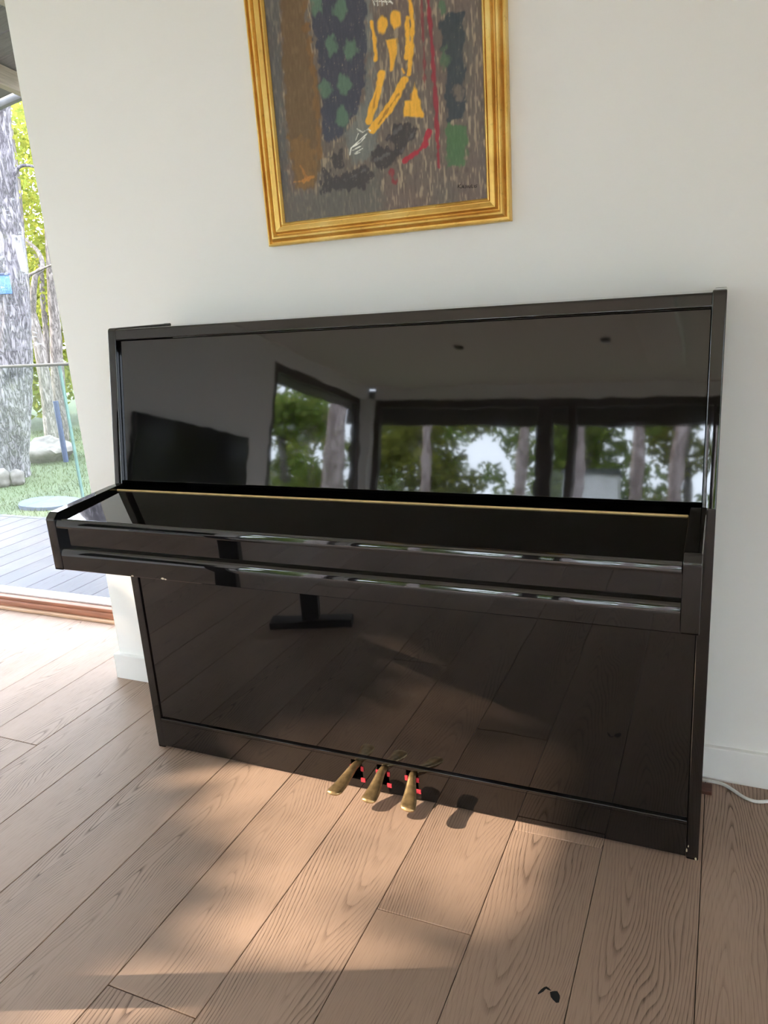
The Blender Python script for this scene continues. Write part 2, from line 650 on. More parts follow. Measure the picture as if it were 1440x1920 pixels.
# glazed terrace door beyond the free end of the piano wall
d1 = window('door_1', 'sliding glass terrace door left of the piano wall', (LEFT_X + 0.06, DOOR_Y), (0.05, DOOR_Y), 0.0, 2.56,
            [], fw=0.07, fd=0.11, sill=False, glass='door_glass')
L1 = 0.05 - LEFT_X - 0.06
box('threshold', (0, -0.062, 0.0), (L1, 0.07, 0.036), 'sill_wood', d1, 0.003)
box('sill_lip', (0, -0.052, 0.036), (L1, -0.020, 0.050), 'sill_wood', d1, 0.002)
box('track', (0, -0.018, 0.036), (L1, 0.0, 0.058), 'alu', d1, 0.001)
box('track', (0, 0.012, 0.036), (L1, 0.024, 0.052), 'alu', d1, 0.001)
box('track', (0, 0.036, 0.036), (L1, 0.068, 0.046), 'alu', d1, 0.001)
box('floor_trim', (0, -0.082, 0.0), (L1, -0.0625, 0.012), 'sill_pale', d1, 0.002)

# left side: window beside the terrace door, white wall with the television, corner window
window('window_1', 'tall window on the left side of the room', (LEFT_X, -2.45), (LEFT_X, 0.70), 0.0, 2.45, [(1.24, 0.16)], fw=0.06)
bm = bmesh.new()
bm_box(bm, (LEFT_X - 0.10, -5.35, -0.008), (LEFT_X + 0.06, -2.45, CEIL))
bm_box(bm, (LEFT_X - 0.10, BACK_Y, 2.45), (LEFT_X + 0.06, -5.35, CEIL))
bm_box(bm, (LEFT_X - 0.10, -2.45, 2.45), (LEFT_X + 0.06, 0.86, CEIL))
struct(bm_obj('wall_left', bm, 'plaster', smooth=False), 'white wall on the left with the television')
window('window_2', 'corner window at the far left of the room', (LEFT_X, BACK_Y + 0.22), (LEFT_X, -5.35), 0.0, 2.45, [], fw=0.09)
box_post = box('trim_1', (LEFT_X - 0.1, BACK_Y - 0.05, -0.008), (LEFT_X + 0.16, BACK_Y + 0.17, 2.45), 'plaster')
struct(box_post, 'white corner post between the far windows')
window('window_3', 'wide window wall at the far side of the room', (LEFT_X + 0.16, BACK_Y), (RIGHT_X, BACK_Y), 0.0, 2.45,
       [(2.33, 0.20), (2.66, 0.09), (4.32, 0.16), (5.7, 0.1)], fw=0.10)
window('added_window', 'tall window added on the unseen right side for daylight', (RIGHT_X + 0.07, BACK_Y), (RIGHT_X + 0.07, -3.4), 0.0, 2.45, [(1.5, 0.1), (3.0, 0.1)], fw=0.08)  # unseen glazing, added to bring more daylight into the room
w = box('wall_back', (LEFT_X + 0.16, BACK_Y - 0.08, 2.45), (RIGHT_X, BACK_Y + 0.08, CEIL), 'plaster')
struct(w, 'white strip of wall above the far windows')
struct(box('trim_2', (0.82, -6.4, 2.49), (1.12, -2.6, CEIL), 'ceil', bevel=0.004), 'white boxed beam under the ceiling')

# ------------------------------------------------------------------ upright piano
PWID = 1.48
piano = empty('upright_piano', (0, 0, 0))
tag(piano, 'glossy black upright piano with closed lid standing against the white wall', 'piano')
BACK = 0.295
SLOPE = 0.065 / 0.40


def lean(z):
    return (z - 0.80) * SLOPE


side_prof = round_poly([(BACK, 0.0), (0.0, 0.0), (0.0, 0.80), (lean(1.203), 1.203), (BACK, 1.203)],
                       [0, 0.004, 0, 0.010, 0.004], 4)
for x0, x1 in ((0.0, 0.025), (PWID - 0.025, PWID)):
    prism_x('side_panel', side_prof, x0, x1, 'lacquer', piano, 0.0025, 3)
XI0, XI1 = 0.0256, PWID - 0.0256
# top lid between the sides
lid_prof = round_poly([(BACK, 1.172), (lean(1.172) + 0.001, 1.172), (lean(1.199) + 0.001, 1.199), (BACK, 1.199)], [0, 0.003, 0.005, 0], 4)
prism_x('top_lid', lid_prof, XI0, XI1, 'lacquer', piano)
# leaning upper front panel, set back a little from the sides
pp = [(lean(0.806) + 0.012, 0.806), (lean(1.170) + 0.012, 1.170), (lean(1.170) + 0.034, 1.170), (lean(0.806) + 0.034, 0.806)]
prism_x('upper_panel', round_poly(pp, [0.003, 0.003, 0, 0]), XI0 + 0.001, XI1 - 0.001, 'lacquer', piano)
# shelf behind the hinge
box('music_shelf', (XI0, -0.028, 0.770), (XI1, 0.045, 0.7935), 'lacquer', piano, 0.002)
AX0, AX1 = 0.034, 1.434
box('hinge', (AX0 + 0.002, -0.0335, 0.789), (AX1 - 0.002, -0.0285, 0.7955), 'hinge', piano, 0.0008, 1)
# sloping key lid with its rounded front lip
def gentle(y, z, deg, R, n=7):
    """a shallow convex face: from a normal tilted up by deg down to an upright face ending at y, z"""
    return [(y + R * (1 - math.cos(math.radians(d))), z + R * math.sin(math.radians(d))) for d in [deg * (1 - q / n) for q in range(n + 1)]]


fb = [(-0.034, 0.770), (-0.034, 0.7925)] + [(-0.2375, 0.7755), (-0.2400, 0.7746)] + gentle(-0.2465, 0.7560, 21, 0.048) + [(-0.2455, 0.7540), (-0.226, 0.7535)]
lidk = prism_x('key_lid', fb, AX0 + 0.0015, AX1 - 0.0015, 'lacquer', piano)
# front face under the lip
prism_x('fallboard', round_poly([(-0.20, 0.7530), (-0.2300, 0.7530), (-0.2300, 0.7035), (-0.20, 0.7035)], [0, 0.004, 0.001, 0], 6),
        AX0 + 0.001, AX1 - 0.001, 'lacquer', piano)
# key slip below with a rounded upper edge
prism_x('key_slip', [(-0.20, 0.648), (-0.20, 0.7032), (-0.2385, 0.7030), (-0.2405, 0.7023)] + gentle(-0.2470, 0.6800, 24, 0.050) + [(-0.2470, 0.6495), (-0.2455, 0.648)],
        AX0 + 0.001, AX1 - 0.001, 'lacquer', piano)
box('keybed', (AX0, -0.20, 0.650), (AX1, 0.02, 0.700), 'lacquer', piano)
# arms at both ends
arm = round_poly([(0.0, 0.648), (0.0, 0.803), (-0.032, 0.803), (-0.236, 0.7895), (-0.249, 0.777), (-0.249, 0.648)],
                 [0, 0, 0.004, 0.008, 0.010, 0.003], 5)
for x0, x1 in ((0.007, 0.034), (1.434, 1.464)):
    prism_x('arm', arm, x0, x1, 'lacquer', piano, 0.0022, 3)
# lower panel, bottom rail with the pedal openings
box('lower_panel', (XI0, 0.006, 0.0985), (XI1, 0.028, 0.655), 'lacquer', piano, 0.0018)
RAIL0, RAIL1 = 0.008, 0.0976
PED = [(0.658, 0.640), (0.732, 0.735), (0.812, 0.837)]     # x at the rail, x at the toe
bm = bmesh.new()
hw, hz0, hz1 = 0.016, 0.030, 0.086
bm_box(bm, (XI0, -0.001, hz1), (XI1, 0.026, RAIL1), 0.0022, 3)
bm_box(bm, (XI0, -0.001, RAIL0), (XI1, 0.026, hz0))
xs = [XI0] + [v for x, _ in PED for v in (x - hw, x + hw)] + [XI1]
for a, b in zip(xs[::2], xs[1::2]):
    bm_box(bm, (a, -0.001, hz0), (b, 0.026, hz1 + 0.003))
bm_obj('bottom_rail', bm, 'lacquer', piano)
box('bottom_board', (XI0, 0.04, 0.012), (XI1, BACK, 0.030), 'hole', piano)
box('back_frame', (XI0, BACK - 0.03, 0.03), (XI1, BACK - 0.002, 1.165), 'hole', piano)
box('toe_block', (0.026, 0.012, 0.0), (0.06, 0.24, 0.0118), 'lacquer', piano, 0.002)
box('toe_block', (1.42, 0.012, 0.0), (1.454, 0.24, 0.0118), 'lacquer', piano, 0.002)


def pedal(xr, xt):
    bm = bmesh.new()
    pts = [(xr, 0.05, 0.070), (xr, 0.012, 0.072), (xr + (xt - xr) * 0.18, -0.012, 0.073), (xr + (xt - xr) * 0.5, -0.042, 0.064),
           (xr + (xt - xr) * 0.8, -0.072, 0.056), (xt, -0.094, 0.054), (xt + (xt - xr) * 0.08, -0.103, 0.0535), (xt + (xt - xr) * 0.1, -0.1075, 0.053)]
    wid = [0.0095, 0.0095, 0.0105, 0.0145, 0.0190, 0.0205, 0.0165, 0.0060]
    hgt = [0.009, 0.009, 0.0095, 0.0085, 0.0075, 0.0070, 0.0060, 0.0020]
    P = spline(pts, 4)
    rings = []
    for i, p in enumerate(P):
        f = min(i / 4, len(pts) - 1.001)
        j = int(f)
        w_ = wid[j] + (wid[j + 1] - wid[j]) * (f - j)
        h_ = hgt[j] + (hgt[j + 1] - hgt[j]) * (f - j)
        rings.append([bm.verts.new((p.x + w_ * math.cos(a), p.y, p.z + h_ * math.sin(a))) for a in [2 * math.pi * q / 14 for q in range(14)]])
    for a, b in zip(rings, rings[1:]):
        for q in range(14):
            bm.faces.new((a[q], a[(q + 1) % 14], b[(q + 1) % 14], b[q]))
    bm.faces.new(rings[0])
    bm.faces.new(rings[-1][::-1])
    o = bm_obj('pedal', bm, 'brass', piano, angle=60)
    # felt lining the opening and the black stem behind
    box('felt', (xr - hw - 0.003, -0.0035, 0.058), (xr - hw + 0.004, -0.0003, 0.071), 'felt', o)
    box('felt', (xr + hw - 0.004, -0.0035, 0.058), (xr + hw + 0.003, -0.0003, 0.071), 'felt', o)
    box('felt', (xr + hw - 0.006, -0.0035, 0.026), (xr + hw + 0.006, -0.0003, 0.037), 'felt', o)
    return o


for xr_, xt_ in PED:
    pedal(xr_, xt_)

# knocks in the lacquer
for i, (px, py, pz, rx, rz) in enumerate([(0.247, -0.2473, 0.6505, 0.0032, 0.0016), (0.335, -0.2473, 0.6515, 0.0048, 0.0022),
                                          (0.3425, -0.2473, 0.6505, 0.003, 0.0014), (1.456, -0.0002, 0.022, 0.0016, 0.005),
                                          (1.475, -0.0002, 0.0045, 0.002, 0.0035), (1.459, -0.0002, 0.033, 0.001, 0.003)]):
    bm = bmesh.new()
    rr = random.Random(i)
    vs = [bm.verts.new((rx * math.cos(q) * (0.7 + 0.6 * rr.random()), 0, rz * math.sin(q) * (0.7 + 0.6 * rr.random())))
          for q in [2 * math.pi * s / 9 for s in range(9)]]
    back = [bm.verts.new((v.co.x, 0.0006, v.co.z)) for v in vs]
    bm.faces.new(vs)
    for q in range(9):
        bm.faces.new((vs[q], vs[(q + 1) % 9], back[(q + 1) % 9], back[q]))
    bm_obj('chip', bm, 'chip', piano, loc=(px, py, pz))

# ------------------------------------------------------------------ painting in a gilt frame
FX0, FX1, FZ0, FZ1 = 0.367, 1.016, 1.381, 2.22
painting = empty('framed_painting', (FX0, WALL_Y, FZ0))
tag(painting, 'abstract oil painting in a moulded gilt frame hanging above the piano', 'painting')
prof = [(0, 0.001), (0, 0.019), (0.0025, 0.0225), (0.0050, 0.0215), (0.0062, 0.0110), (0.0100, 0.0110), (0.0125, 0.0215), (0.017, 0.0275),
        (0.021, 0.0270), (0.0240, 0.0215), (0.0262, 0.0150), (0.0290, 0.0160), (0.0305, 0.0270), (0.0325, 0.0305), (0.0350, 0.0310), (0.0440, 0.0265),
        (0.0448, 0.0195), (0.0472, 0.0195), (0.0482, 0.0250), (0.0510, 0.0235), (0.0545, 0.0180), (0.0545, 0.001)]
W_, H_ = FX1 - FX0, FZ1 - FZ0
corn = [(0, 0, 1, 1), (W_, 0, -1, 1), (W_, H_, -1, -1), (0, H_, 1, -1)]
for i in range(4):
    bm = bmesh.new()
    ends = []
    for (cx, cz, sx, sz) in (corn[i], corn[(i + 1) % 4]):
        ends.append([bm.verts.new((cx + sx * t, -h, cz + sz * t)) for t, h in prof])
    n = len(prof)
    for k in range(n):
        bm.faces.new((ends[0][k], ends[0][(k + 1) % n], ends[1][(k + 1) % n], ends[1][k]))
    bm_obj('frame_rail', bm, 'gold', painting, angle=28)

# painted canvas: pigment laid on a fine mesh, thick where the strokes are
CX0, CX1, CZ0, CZ1 = FX0 + 0.0535, FX1 - 0.0535, FZ0 + 0.0535, FZ1 - 0.0535
NX, NZ = 290, 390
gx, gz = np.meshgrid(np.linspace(CX0, CX1, NX), np.linspace(CZ0, CZ1, NZ))
CY = WALL_Y - 0.0145
# the photo's coordinates of each point of the canvas (in a 2.667x enlargement from x=440)
dx, dy, dz = gx - CAM_POS[0], CY - CAM_POS[1], gz - CAM_POS[2]
zc = dx * AX_F[0] + dy * AX_F[1] + dz * AX_F[2]
U = (720 + FPX * (dx * AX_R[0] + dy * AX_R[1] + dz * AX_R[2]) / zc - 440) / 0.375
V = (960 - FPX * (dx * AX_U[0] + dy * AX_U[1] + dz * AX_U[2]) / zc) / 0.375
rng = np.random.default_rng(11)


def vnoise(x, y, seed):
    r = np.random.default_rng(seed).random((257, 257))
    xi, yi = np.floor(x).astype(int), np.floor(y).astype(int)
    fx, fy = x - xi, y - yi
    fx, fy = fx * fx * (3 - 2 * fx), fy * fy * (3 - 2 * fy)
    g = lambda a, b: r[a % 257, b % 257]
    return (g(xi, yi) * (1 - fx) + g(xi + 1, yi) * fx) * (1 - fy) + (g(xi, yi + 1) * (1 - fx) + g(xi + 1, yi + 1) * fx) * fy


X_, Z_ = gx - CX0, gz - CZ0
streak = vnoise(X_ * 330, Z_ * 75, 1)
streak2 = vnoise(X_ * 170, Z_ * 34, 2)
blot = vnoise(X_ * 16, Z_ * 9, 3)
fine = vnoise(X_ * 420, Z_ * 420, 4)
ragged = (vnoise(X_ * 90, Z_ * 70, 5) - 0.5) * 26 + (vnoise(X_ * 260, Z_ * 120, 6) - 0.5) * 16


def srgb(r, g, b):
    return np.array(lin(r, g, b)[:3])


colr = np.zeros((NZ, NX, 3))
hgt = np.zeros((NZ, NX))
colr[:] = srgb(98, 84, 78)
colr = colr * (1 - blot[..., None] * 0.5) + srgb(86, 88, 84) * blot[..., None] * 0.5
lt = np.clip((streak * 0.6 + streak2 * 0.4 - 0.58) * 5, 0, 1)[..., None] * 0.55
colr = colr * (1 - lt) + srgb(164, 148, 124) * lt
dk = np.clip((0.40 - streak) * 3, 0, 1)[..., None] * 0.35
colr = colr * (1 - dk) + srgb(60, 50, 50) * dk


def sd_poly(pts):
    """signed distance (negative inside) to a polygon in photo units"""
    d = np.full(U.shape, 1e9)
    inside = np.zeros(U.shape, bool)
    n = len(pts)
    for i in range(n):
        (x0, y0), (x1, y1) = pts[i], pts[(i + 1) % n]
        ex, ey = x1 - x0, y1 - y0
        t = np.clip(((U - x0) * ex + (V - y0) * ey) / (ex * ex + ey * ey + 1e-9), 0, 1)
        d = np.minimum(d, np.hypot(U - x0 - t * ex, V - y0 - t * ey))
        if y0 != y1:
            cr = ((y0 > V) != (y1 > V)) & (U < (x1 - x0) * (V - y0) / (y1 - y0) + x0)
            inside ^= cr
    return np.where(inside, -d, d)


def sd_line(pts, wid):
    d = np.full(U.shape, 1e9)
    for (x0, y0), (x1, y1) in zip(pts, pts[1:]):
        ex, ey = x1 - x0, y1 - y0
        t = np.clip(((U - x0) * ex + (V - y0) * ey) / (ex * ex + ey * ey + 1e-9), 0, 1)
        d = np.minimum(d, np.hypot(U - x0 - t * ex, V - y0 - t * ey))
    return d - wid


def sd_oval(cx, cy, rx, ry):
    return (np.hypot((U - cx) / rx, (V - cy) / ry) - 1) * min(rx, ry)


def lay(sd, rgb, op=1.0, rag=1.0, soft=6.0, thick=0.0, dry=0.0):
    global colr, hgt
    a = np.clip(0.5 - (sd + ragged * rag) / soft, 0, 1)
    if dry:
        a = a * np.clip(1 - (streak * 0.5 + fine * 0.5 - (1 - dry)) * 4, 0, 1)
    a = a * op
    tone = 0.86 + 0.28 * (streak * 0.6 + fine * 0.4)
    colr = colr * (1 - a[..., None]) + (srgb(*rgb) * tone[..., None]) * a[..., None]
    hgt = np.maximum(hgt, a * thick * (0.6 + 0.8 * streak2))


lay(sd_poly([(100, -900), (215, -900), (240, 500), (270, 950), (200, 1000), (120, 300)]), (74, 78, 80), 0.7, 1.5, 30)
lay(sd_poly([(200, 960), (420, 940), (720, 830), (740, 1090), (200, 1150)]), (84, 84, 80), 0.7, 2, 60)
lay(sd_poly([(640, -900), (705, -900), (690, 350), (720, 560), (715, 760), (600, 830), (540, 700), (650, 480)]), (100, 104, 102), 0.8, 1.5, 30)
lay(sd_poly([(205, -900), (335, -900), (345, 0), (385, 250), (430, 500), (440, 790), (400, 950), (300, 940), (270, 740), (240, 340)]), (94, 74, 50), 0.92, 0.8, 14)
lay(sd_poly([(330, -900), (352, -900), (362, 60), (405, 330), (440, 700), (440, 800), (412, 800), (395, 420), (345, 120)]), (108, 80, 48), 0.8, 1.0, 10)
lay(sd_poly([(270, 700), (340, 680), (400, 760), (400, 930), (310, 940)]), (118, 88, 48), 0.5, 1.5, 20)
lay(sd_line([(300, 910), (345, 905), (388, 885)], 5), (166, 112, 52), 0.8, 0.6, 6, 0.3)
lay(sd_line([(330, 830), (352, 870), (372, 900)], 4), (156, 104, 52), 0.7, 0.6, 6, 0.3)
lay(sd_poly([(385, -900), (640, -900), (655, 120), (662, 300), (640, 480), (600, 570), (520, 690), (440, 730), (432, 450), (395, 130)]), (54, 57, 70), 0.95, 1.2, 14, 0, 0.25)
for cx, cy, rx, ry in ((410, 20, 26, 48), (530, 40, 30, 52), (485, 230, 34, 46), (580, 250, 32, 50), (455, 445, 28, 42), (550, 420, 32, 44), (540, 590, 30, 48),
                       (470, -190, 30, 46), (580, -160, 30, 46)):
    lay(sd_oval(cx, cy, rx, ry), (80, 104, 88), 0.9, 0.8, 14, 0.2)
lay(sd_poly([(1070, 60), (1145, 60), (1150, 600), (1055, 605), (1058, 380), (1035, 260), (1030, 120)]), (50, 58, 64), 0.95, 0.9, 10, 0, 0.2)
lay(sd_poly([(1050, -400), (1140, -400), (1140, -120), (1060, -100)]), (56, 62, 66), 0.9, 0.9, 10)
lay(sd_poly([(1060, 628), (1165, 628), (1150, 830), (1062, 832)]), (66, 98, 66), 0.9, 0.9, 12, 0.2, 0.2)
lay(sd_oval(1040, 38, 16, 34), (70, 100, 74), 0.8, 0.6, 10)
lay(sd_oval(1052, 300, 22, 54), (76, 98, 74), 0.7, 0.8, 12)
lay(sd_oval(1118, 455, 26, 40), (100, 90, 84), 0.9, 0.9, 12)
for p in ([(800, 640), (870, 615), (925, 640), (890, 700), (830, 780), (800, 770)], [(750, 700), (800, 630), (850, 640), (810, 720)],
          [(680, 760), (715, 725), (815, 750), (800, 800), (730, 845), (690, 800)], [(480, 790), (545, 715), (550, 830), (520, 850)],
          [(430, 900), (450, 840), (500, 880), (560, 860), (650, 820), (700, 880), (640, 940), (430, 960)]):
    lay(sd_poly(p), (56, 53, 55), 0.95, 1.1, 10, 0.5, 0.25)
for p in ([(770, 690), (830, 640)], [(840, 760), (900, 650)], [(700, 800), (790, 760)], [(560, 900), (650, 850)]):
    lay(sd_line(p, 4), (90, 88, 90), 0.6, 0.8, 8, 0.3)
Y = (208, 156, 52)
for cx, cy, rx, ry in ((738, 125, 27, 48), (805, 100, 27, 46)):
    lay(sd_oval(cx, cy, rx, ry), Y, 0.95, 0.3, 8, 1.0, 0.15)
for p, w_ in (([(685, 112), (700, 200), (706, 300)], 9), ([(870, -60), (890, 120), (885, 260), (870, 370)], 10), ([(863, 90), (866, 190), (858, 288)], 12),
              ([(738, 365), (712, 480), (668, 608)], 18), ([(850, 402), (775, 540), (688, 648)], 20), ([(838, 345), (848, 365)], 5),
              ([(868, -60), (840, -200), (760, -280), (690, -200), (670, -60)], 10)):
    lay(sd_line(p, w_), Y, 0.97, 0.28, 6, 1.0, 0.15)
lay(sd_poly([(757, 200), (810, 192), (812, 270), (792, 352), (780, 352), (775, 270)]), Y, 0.95, 0.35, 8, 1.0, 0.2)
lay(sd_poly([(900, 405), (945, 585), (845, 585), (850, 505), (882, 500)]), Y, 0.96, 0.35, 8, 1.0, 0.2)
lay(sd_line([(720, 400), (690, 560)], 2.5), (150, 100, 40), 0.7, 0.5, 5, 0.8)
lay(sd_line([(820, 470), (720, 620)], 3), (140, 96, 42), 0.8, 0.5, 5, 0.8)
lay(sd_line([(882, 470), (878, 580)], 2.5), (150, 104, 44), 0.7, 0.5, 5, 0.8)
lay(sd_line([(928, -300), (935, 60), (946, 230), (950, 440)], 5), (112, 44, 50), 0.8, 0.4, 6)
lay(sd_line([(955, -300), (968, 0), (992, 300), (1008, 560), (1022, 835)], 9), (128, 40, 52), 0.95, 0.35, 6, 0.4)
lay(sd_line([(972, 655), (955, 715), (905, 770), (846, 805)], 12), (150, 38, 54), 0.95, 0.5, 6, 0.5)
lay(sd_line([(786, 860), (796, 905)], 10), (122, 44, 50), 0.85, 0.8, 8, 0.2)
Wt = (222, 222, 212)
for p in ([(612, 645), (640, 662), (668, 645), (680, 655)], [(662, 668), (610, 715), (582, 742), (576, 775)], [(650, 688), (630, 712), (592, 735)],
          [(636, 728), (590, 752)], [(640, 742), (598, 768)], [(625, 762), (600, 772)], [(618, 668), (606, 700)],
          [(690, 0), (700, 25)], [(712, -10), (716, 28)], [(735, 0), (738, 30)], [(752, -8), (762, 22)], [(772, 0), (790, 18)], [(700, 5), (780, 10)]):
    lay(sd_line(p, 1.6), Wt, 0.95, 0.12, 4, 0.6)
yv = CY - 0.0009 * hgt - 0.0002 * streak
verts = np.stack([gx, yv, gz], -1).reshape(-1, 3) - np.array([FX0, WALL_Y, FZ0])
ii = np.arange(NX * NZ).reshape(NZ, NX)
faces = np.stack([ii[:-1, :-1], ii[:-1, 1:], ii[1:, 1:], ii[1:, :-1]], -1).reshape(-1, 4)
me = bpy.data.meshes.new('canvas')
me.from_pydata(verts.tolist(), [], faces.tolist())
at = me.color_attributes.new('pigment', 'FLOAT_COLOR', 'POINT')
rgba = np.concatenate([np.clip(colr * 1.5, 0, 1).reshape(-1, 3), np.ones((NX * NZ, 1))], 1)
at.data.foreach_set('color', rgba.astype(np.float32).ravel())
t = NT('oil_paint')
an = t.n('ShaderNodeAttribute')
an.attribute_name = 'pigment'
nz = t.noise(t.coord(), 600, 2)
t.set(Base_Color=an.outputs['Color'], Roughness=0.55)
t.bump(nz, 0.15, 0.001)
MAT['paint'] = t.m
link('canvas', me, 'paint', painting)
# signature, lower right
bm = bmesh.new()
sig = [[(1118, 922), (1116, 940)], [(1130, 921), (1118, 932), (1131, 941)], [(1135, 941), (1141, 925), (1147, 941)], [(1138, 935), (1145, 935)],
       [(1160, 927), (1153, 929), (1159, 934), (1153, 940)], [(1165, 927), (1165, 940)], [(1170, 927), (1171, 939), (1178, 939), (1179, 927)],
       [(1185, 922), (1185, 939), (1193, 938)], [(1198, 926), (1198, 938)], [(1212, 923), (1203, 927), (1211, 933), (1202, 938)]]
for s in sig:
    pts = [on_plane(440 + u * 0.375, v * 0.375, 1, CY - 0.0008) - np.array([FX0, WALL_Y, FZ0]) for u, v in s]
    bm_tube(bm, pts, 0.0006, 5)
bm_obj('signature', bm, 'hole', painting)

# ------------------------------------------------------------------ small things by the piano
bm = bmesh.new()
pts = [(1.30, 0.298, 0.0045), (1.42, 0.300, 0.0045), (1.49, 0.300, 0.0045), (1.525, 0.297, 0.0045), (1.548, 0.281, 0.0045), (1.568, 0.262, 0.0045), (1.586, 0.251, 0.0045),
       (1.606, 0.2495, 0.0045), (1.640, 0.264, 0.0045), (1.70, 0.290, 0.0045), (1.80, 0.300, 0.0045), (2.1, 0.303, 0.0045)]
bm_tube(bm, spline(pts, 6), 0.0042, 10)
tag(bm_obj('power_cable', bm, 'cable'), 'white power cable curling along the skirting right of the piano', 'cable')
o = prism_x('wood_wedge', [(0.246, 0.0), (0.246, 0.010), (0.276, 0.014), (0.276, 0.0)], 1.440, 1.503, 'block', None, 0.001, 1)
o.parent = None
tag(o, 'small dark red wooden wedge poking out under the piano side', 'wedge')

# television on the left wall (seen in the piano's upper panel)
tv = empty('television', (LEFT_X + 0.06, -4.08, 1.12))
tag(tv, 'large black television mounted on the left white wall', 'television')
box('bezel', (0.002, -0.83, -0.44), (0.045, 0.83, 0.44), 'black_metal', tv, 0.004)
box('screen', (0.0452, -0.815, -0.425), (0.0465, 0.815, 0.43), 'screen', tv)

# black side table on a T foot (seen in the piano's lower panel)
tb = empty('side_table', (0.03, -0.885, 0))
tb.rotation_euler.z = -0.33
tag(tb, 'black side table with one post on a bar foot in front of the piano', 'table')
box('foot', (-0.165, -0.035, 0.0), (0.165, 0.035, 0.03), 'black_metal', tb, 0.004)
box('post', (-0.035, -0.02, 0.0302), (0.035, 0.02, 0.70), 'black_metal', tb, 0.004)
box('table_top', (-0.22, -0.15, 0.7002), (0.18, 0.15, 0.722), 'table_top', tb, 0.004)

# ceiling spots
for (x, y, lab) in ((-1.02, -5.75, 'small dark ceiling spotlight nearer the television wall'), (0.46, -5.65, 'small dark ceiling spotlight nearer the boxed beam')):
    r = empty('ceiling_spotlight', (x, y, CEIL))
    tag(r, lab, 'spotlight', 'ceiling spotlights')
    bm = bmesh.new()
    bm_tube(bm, [(0, 0, -0.03), (0, 0, -0.0005)], [0.042, 0.045], 20)
    bm_obj('housing', bm, 'black_metal', r)
    bm = bmesh.new()
    bm_tube(bm, [(0, 0, -0.033), (0, 0, -0.0302)], [0.03, 0.034], 20)
    bm_obj('lens', bm, 'screen', r)

# ------------------------------------------------------------------ terrace and garden
GZ = -0.6
deck = box('terrace', (LEFT_X - 0.6, 0.86, -0.30), (0.9, 2.14, -0.085), 'soffit')
struct(deck, 'raised timber terrace outside the glass door')
DW = 0.146
xk = -1.72 - DW * 12
deck_me = {}
while xk < 0.9:
    bm = bmesh.new()
    bm_box(bm, (-DW / 2 + 0.003, -0.63, -0.0235), (DW / 2 - 0.003, 0.655, 0.0))
    top = [e for e in bm.edges if all(v.co.z > -0.001 for v in e.verts)]
    bmesh.ops.bevel(bm, geom=top, offset=0.002, segments=1, affect='EDGES')
    if not deck_me:
        o = bm_obj('deck_board', bm, 'deck', deck, smooth=False)
        deck_me['m'] = o.data
    else:
        bm.free()
        o = link('deck_board', deck_me['m'], None, deck)
    o.location = (xk + DW / 2, 1.49, -0.06)
    xk += DW

bal = empty('glass_balustrade', (-2.33, 2.10, -0.06))
tag(bal, 'frameless glass balustrade with thin grey top rail at the terrace edge', 'balustrade')
for x0, x1 in ((-1.60, -0.007), (0.007, 1.20), (1.214, 2.4)):
    p = box('pane', (x0, -0.007, 0.0), (x1, 0.007, 1.022), 'rail_glass', bal)
    for xe in (x0, x1):
        box('pane_edge', (xe - 0.001 if xe == x0 else xe, -0.0072, 0.0), (xe if xe == x0 else xe + 0.001, 0.0072, 1.022), 'glass_edge', p)
box('top_rail', (-1.62, -0.013, 1.0225), (2.42, 0.013, 1.040), 'alu_dark', bal, 0.003)

lawn = empty('ground', (0, 0, GZ))
struct(lawn, 'lawn and woodland ground around the house')
bm = bmesh.new()
NG = 60
vv = {}
for i in range(NG + 1):
    for j in range(NG + 1):
        x, y = -45 + 85 * i / NG, -45 + 80 * j / NG
        vv[i, j] = bm.verts.new((x, y, 0.05 * math.sin(x * 0.7) * math.cos(y * 0.6)))
for i in range(NG):
    for j in range(NG):
        bm.faces.new((vv[i, j], vv[i + 1, j], vv[i + 1, j + 1], vv[i, j + 1]))
bm_obj('lawn', bm, 'grass', lawn)

# blades of grass where the lawn shows beyond the terrace
rg = np.random.default_rng(5)
NB = 26000
bx = rg.uniform(-9.5, -2.5, NB)
by = rg.uniform(2.3, 8.5, NB)
keep = (np.abs((bx + 3.2) / (by + 1.2) + 0.55) < 0.75)
bx, by = bx[keep], by[keep]
n = len(bx)
h = rg.uniform(0.02, 0.06, n)
aa = rg.uniform(0, 6.28, n)
ln_ = rg.normal(0, 0.02, (n, 2))
wdt = 0.004
z0 = 0.05 * np.sin(bx * 0.7) * np.cos(by * 0.6)
v0 = np.stack([bx - wdt * np.cos(aa), by - wdt * np.sin(aa), z0 - 0.005], -1)
v1 = np.stack([bx + wdt * np.cos(aa), by + wdt * np.sin(aa), z0 - 0.005], -1)
v2 = np.stack([bx + ln_[:, 0], by + ln_[:, 1], z0 + h], -1)
vs = np.stack([v0, v1, v2], 1).reshape(-1, 3)
me = bpy.data.meshes.new('grass_blades')
me.from_pydata(vs.tolist(), [], np.arange(3 * n).reshape(-1, 3).tolist())
o = link('grass_blades', me, 'blade', lawn)
o['kind'] = 'stuff'


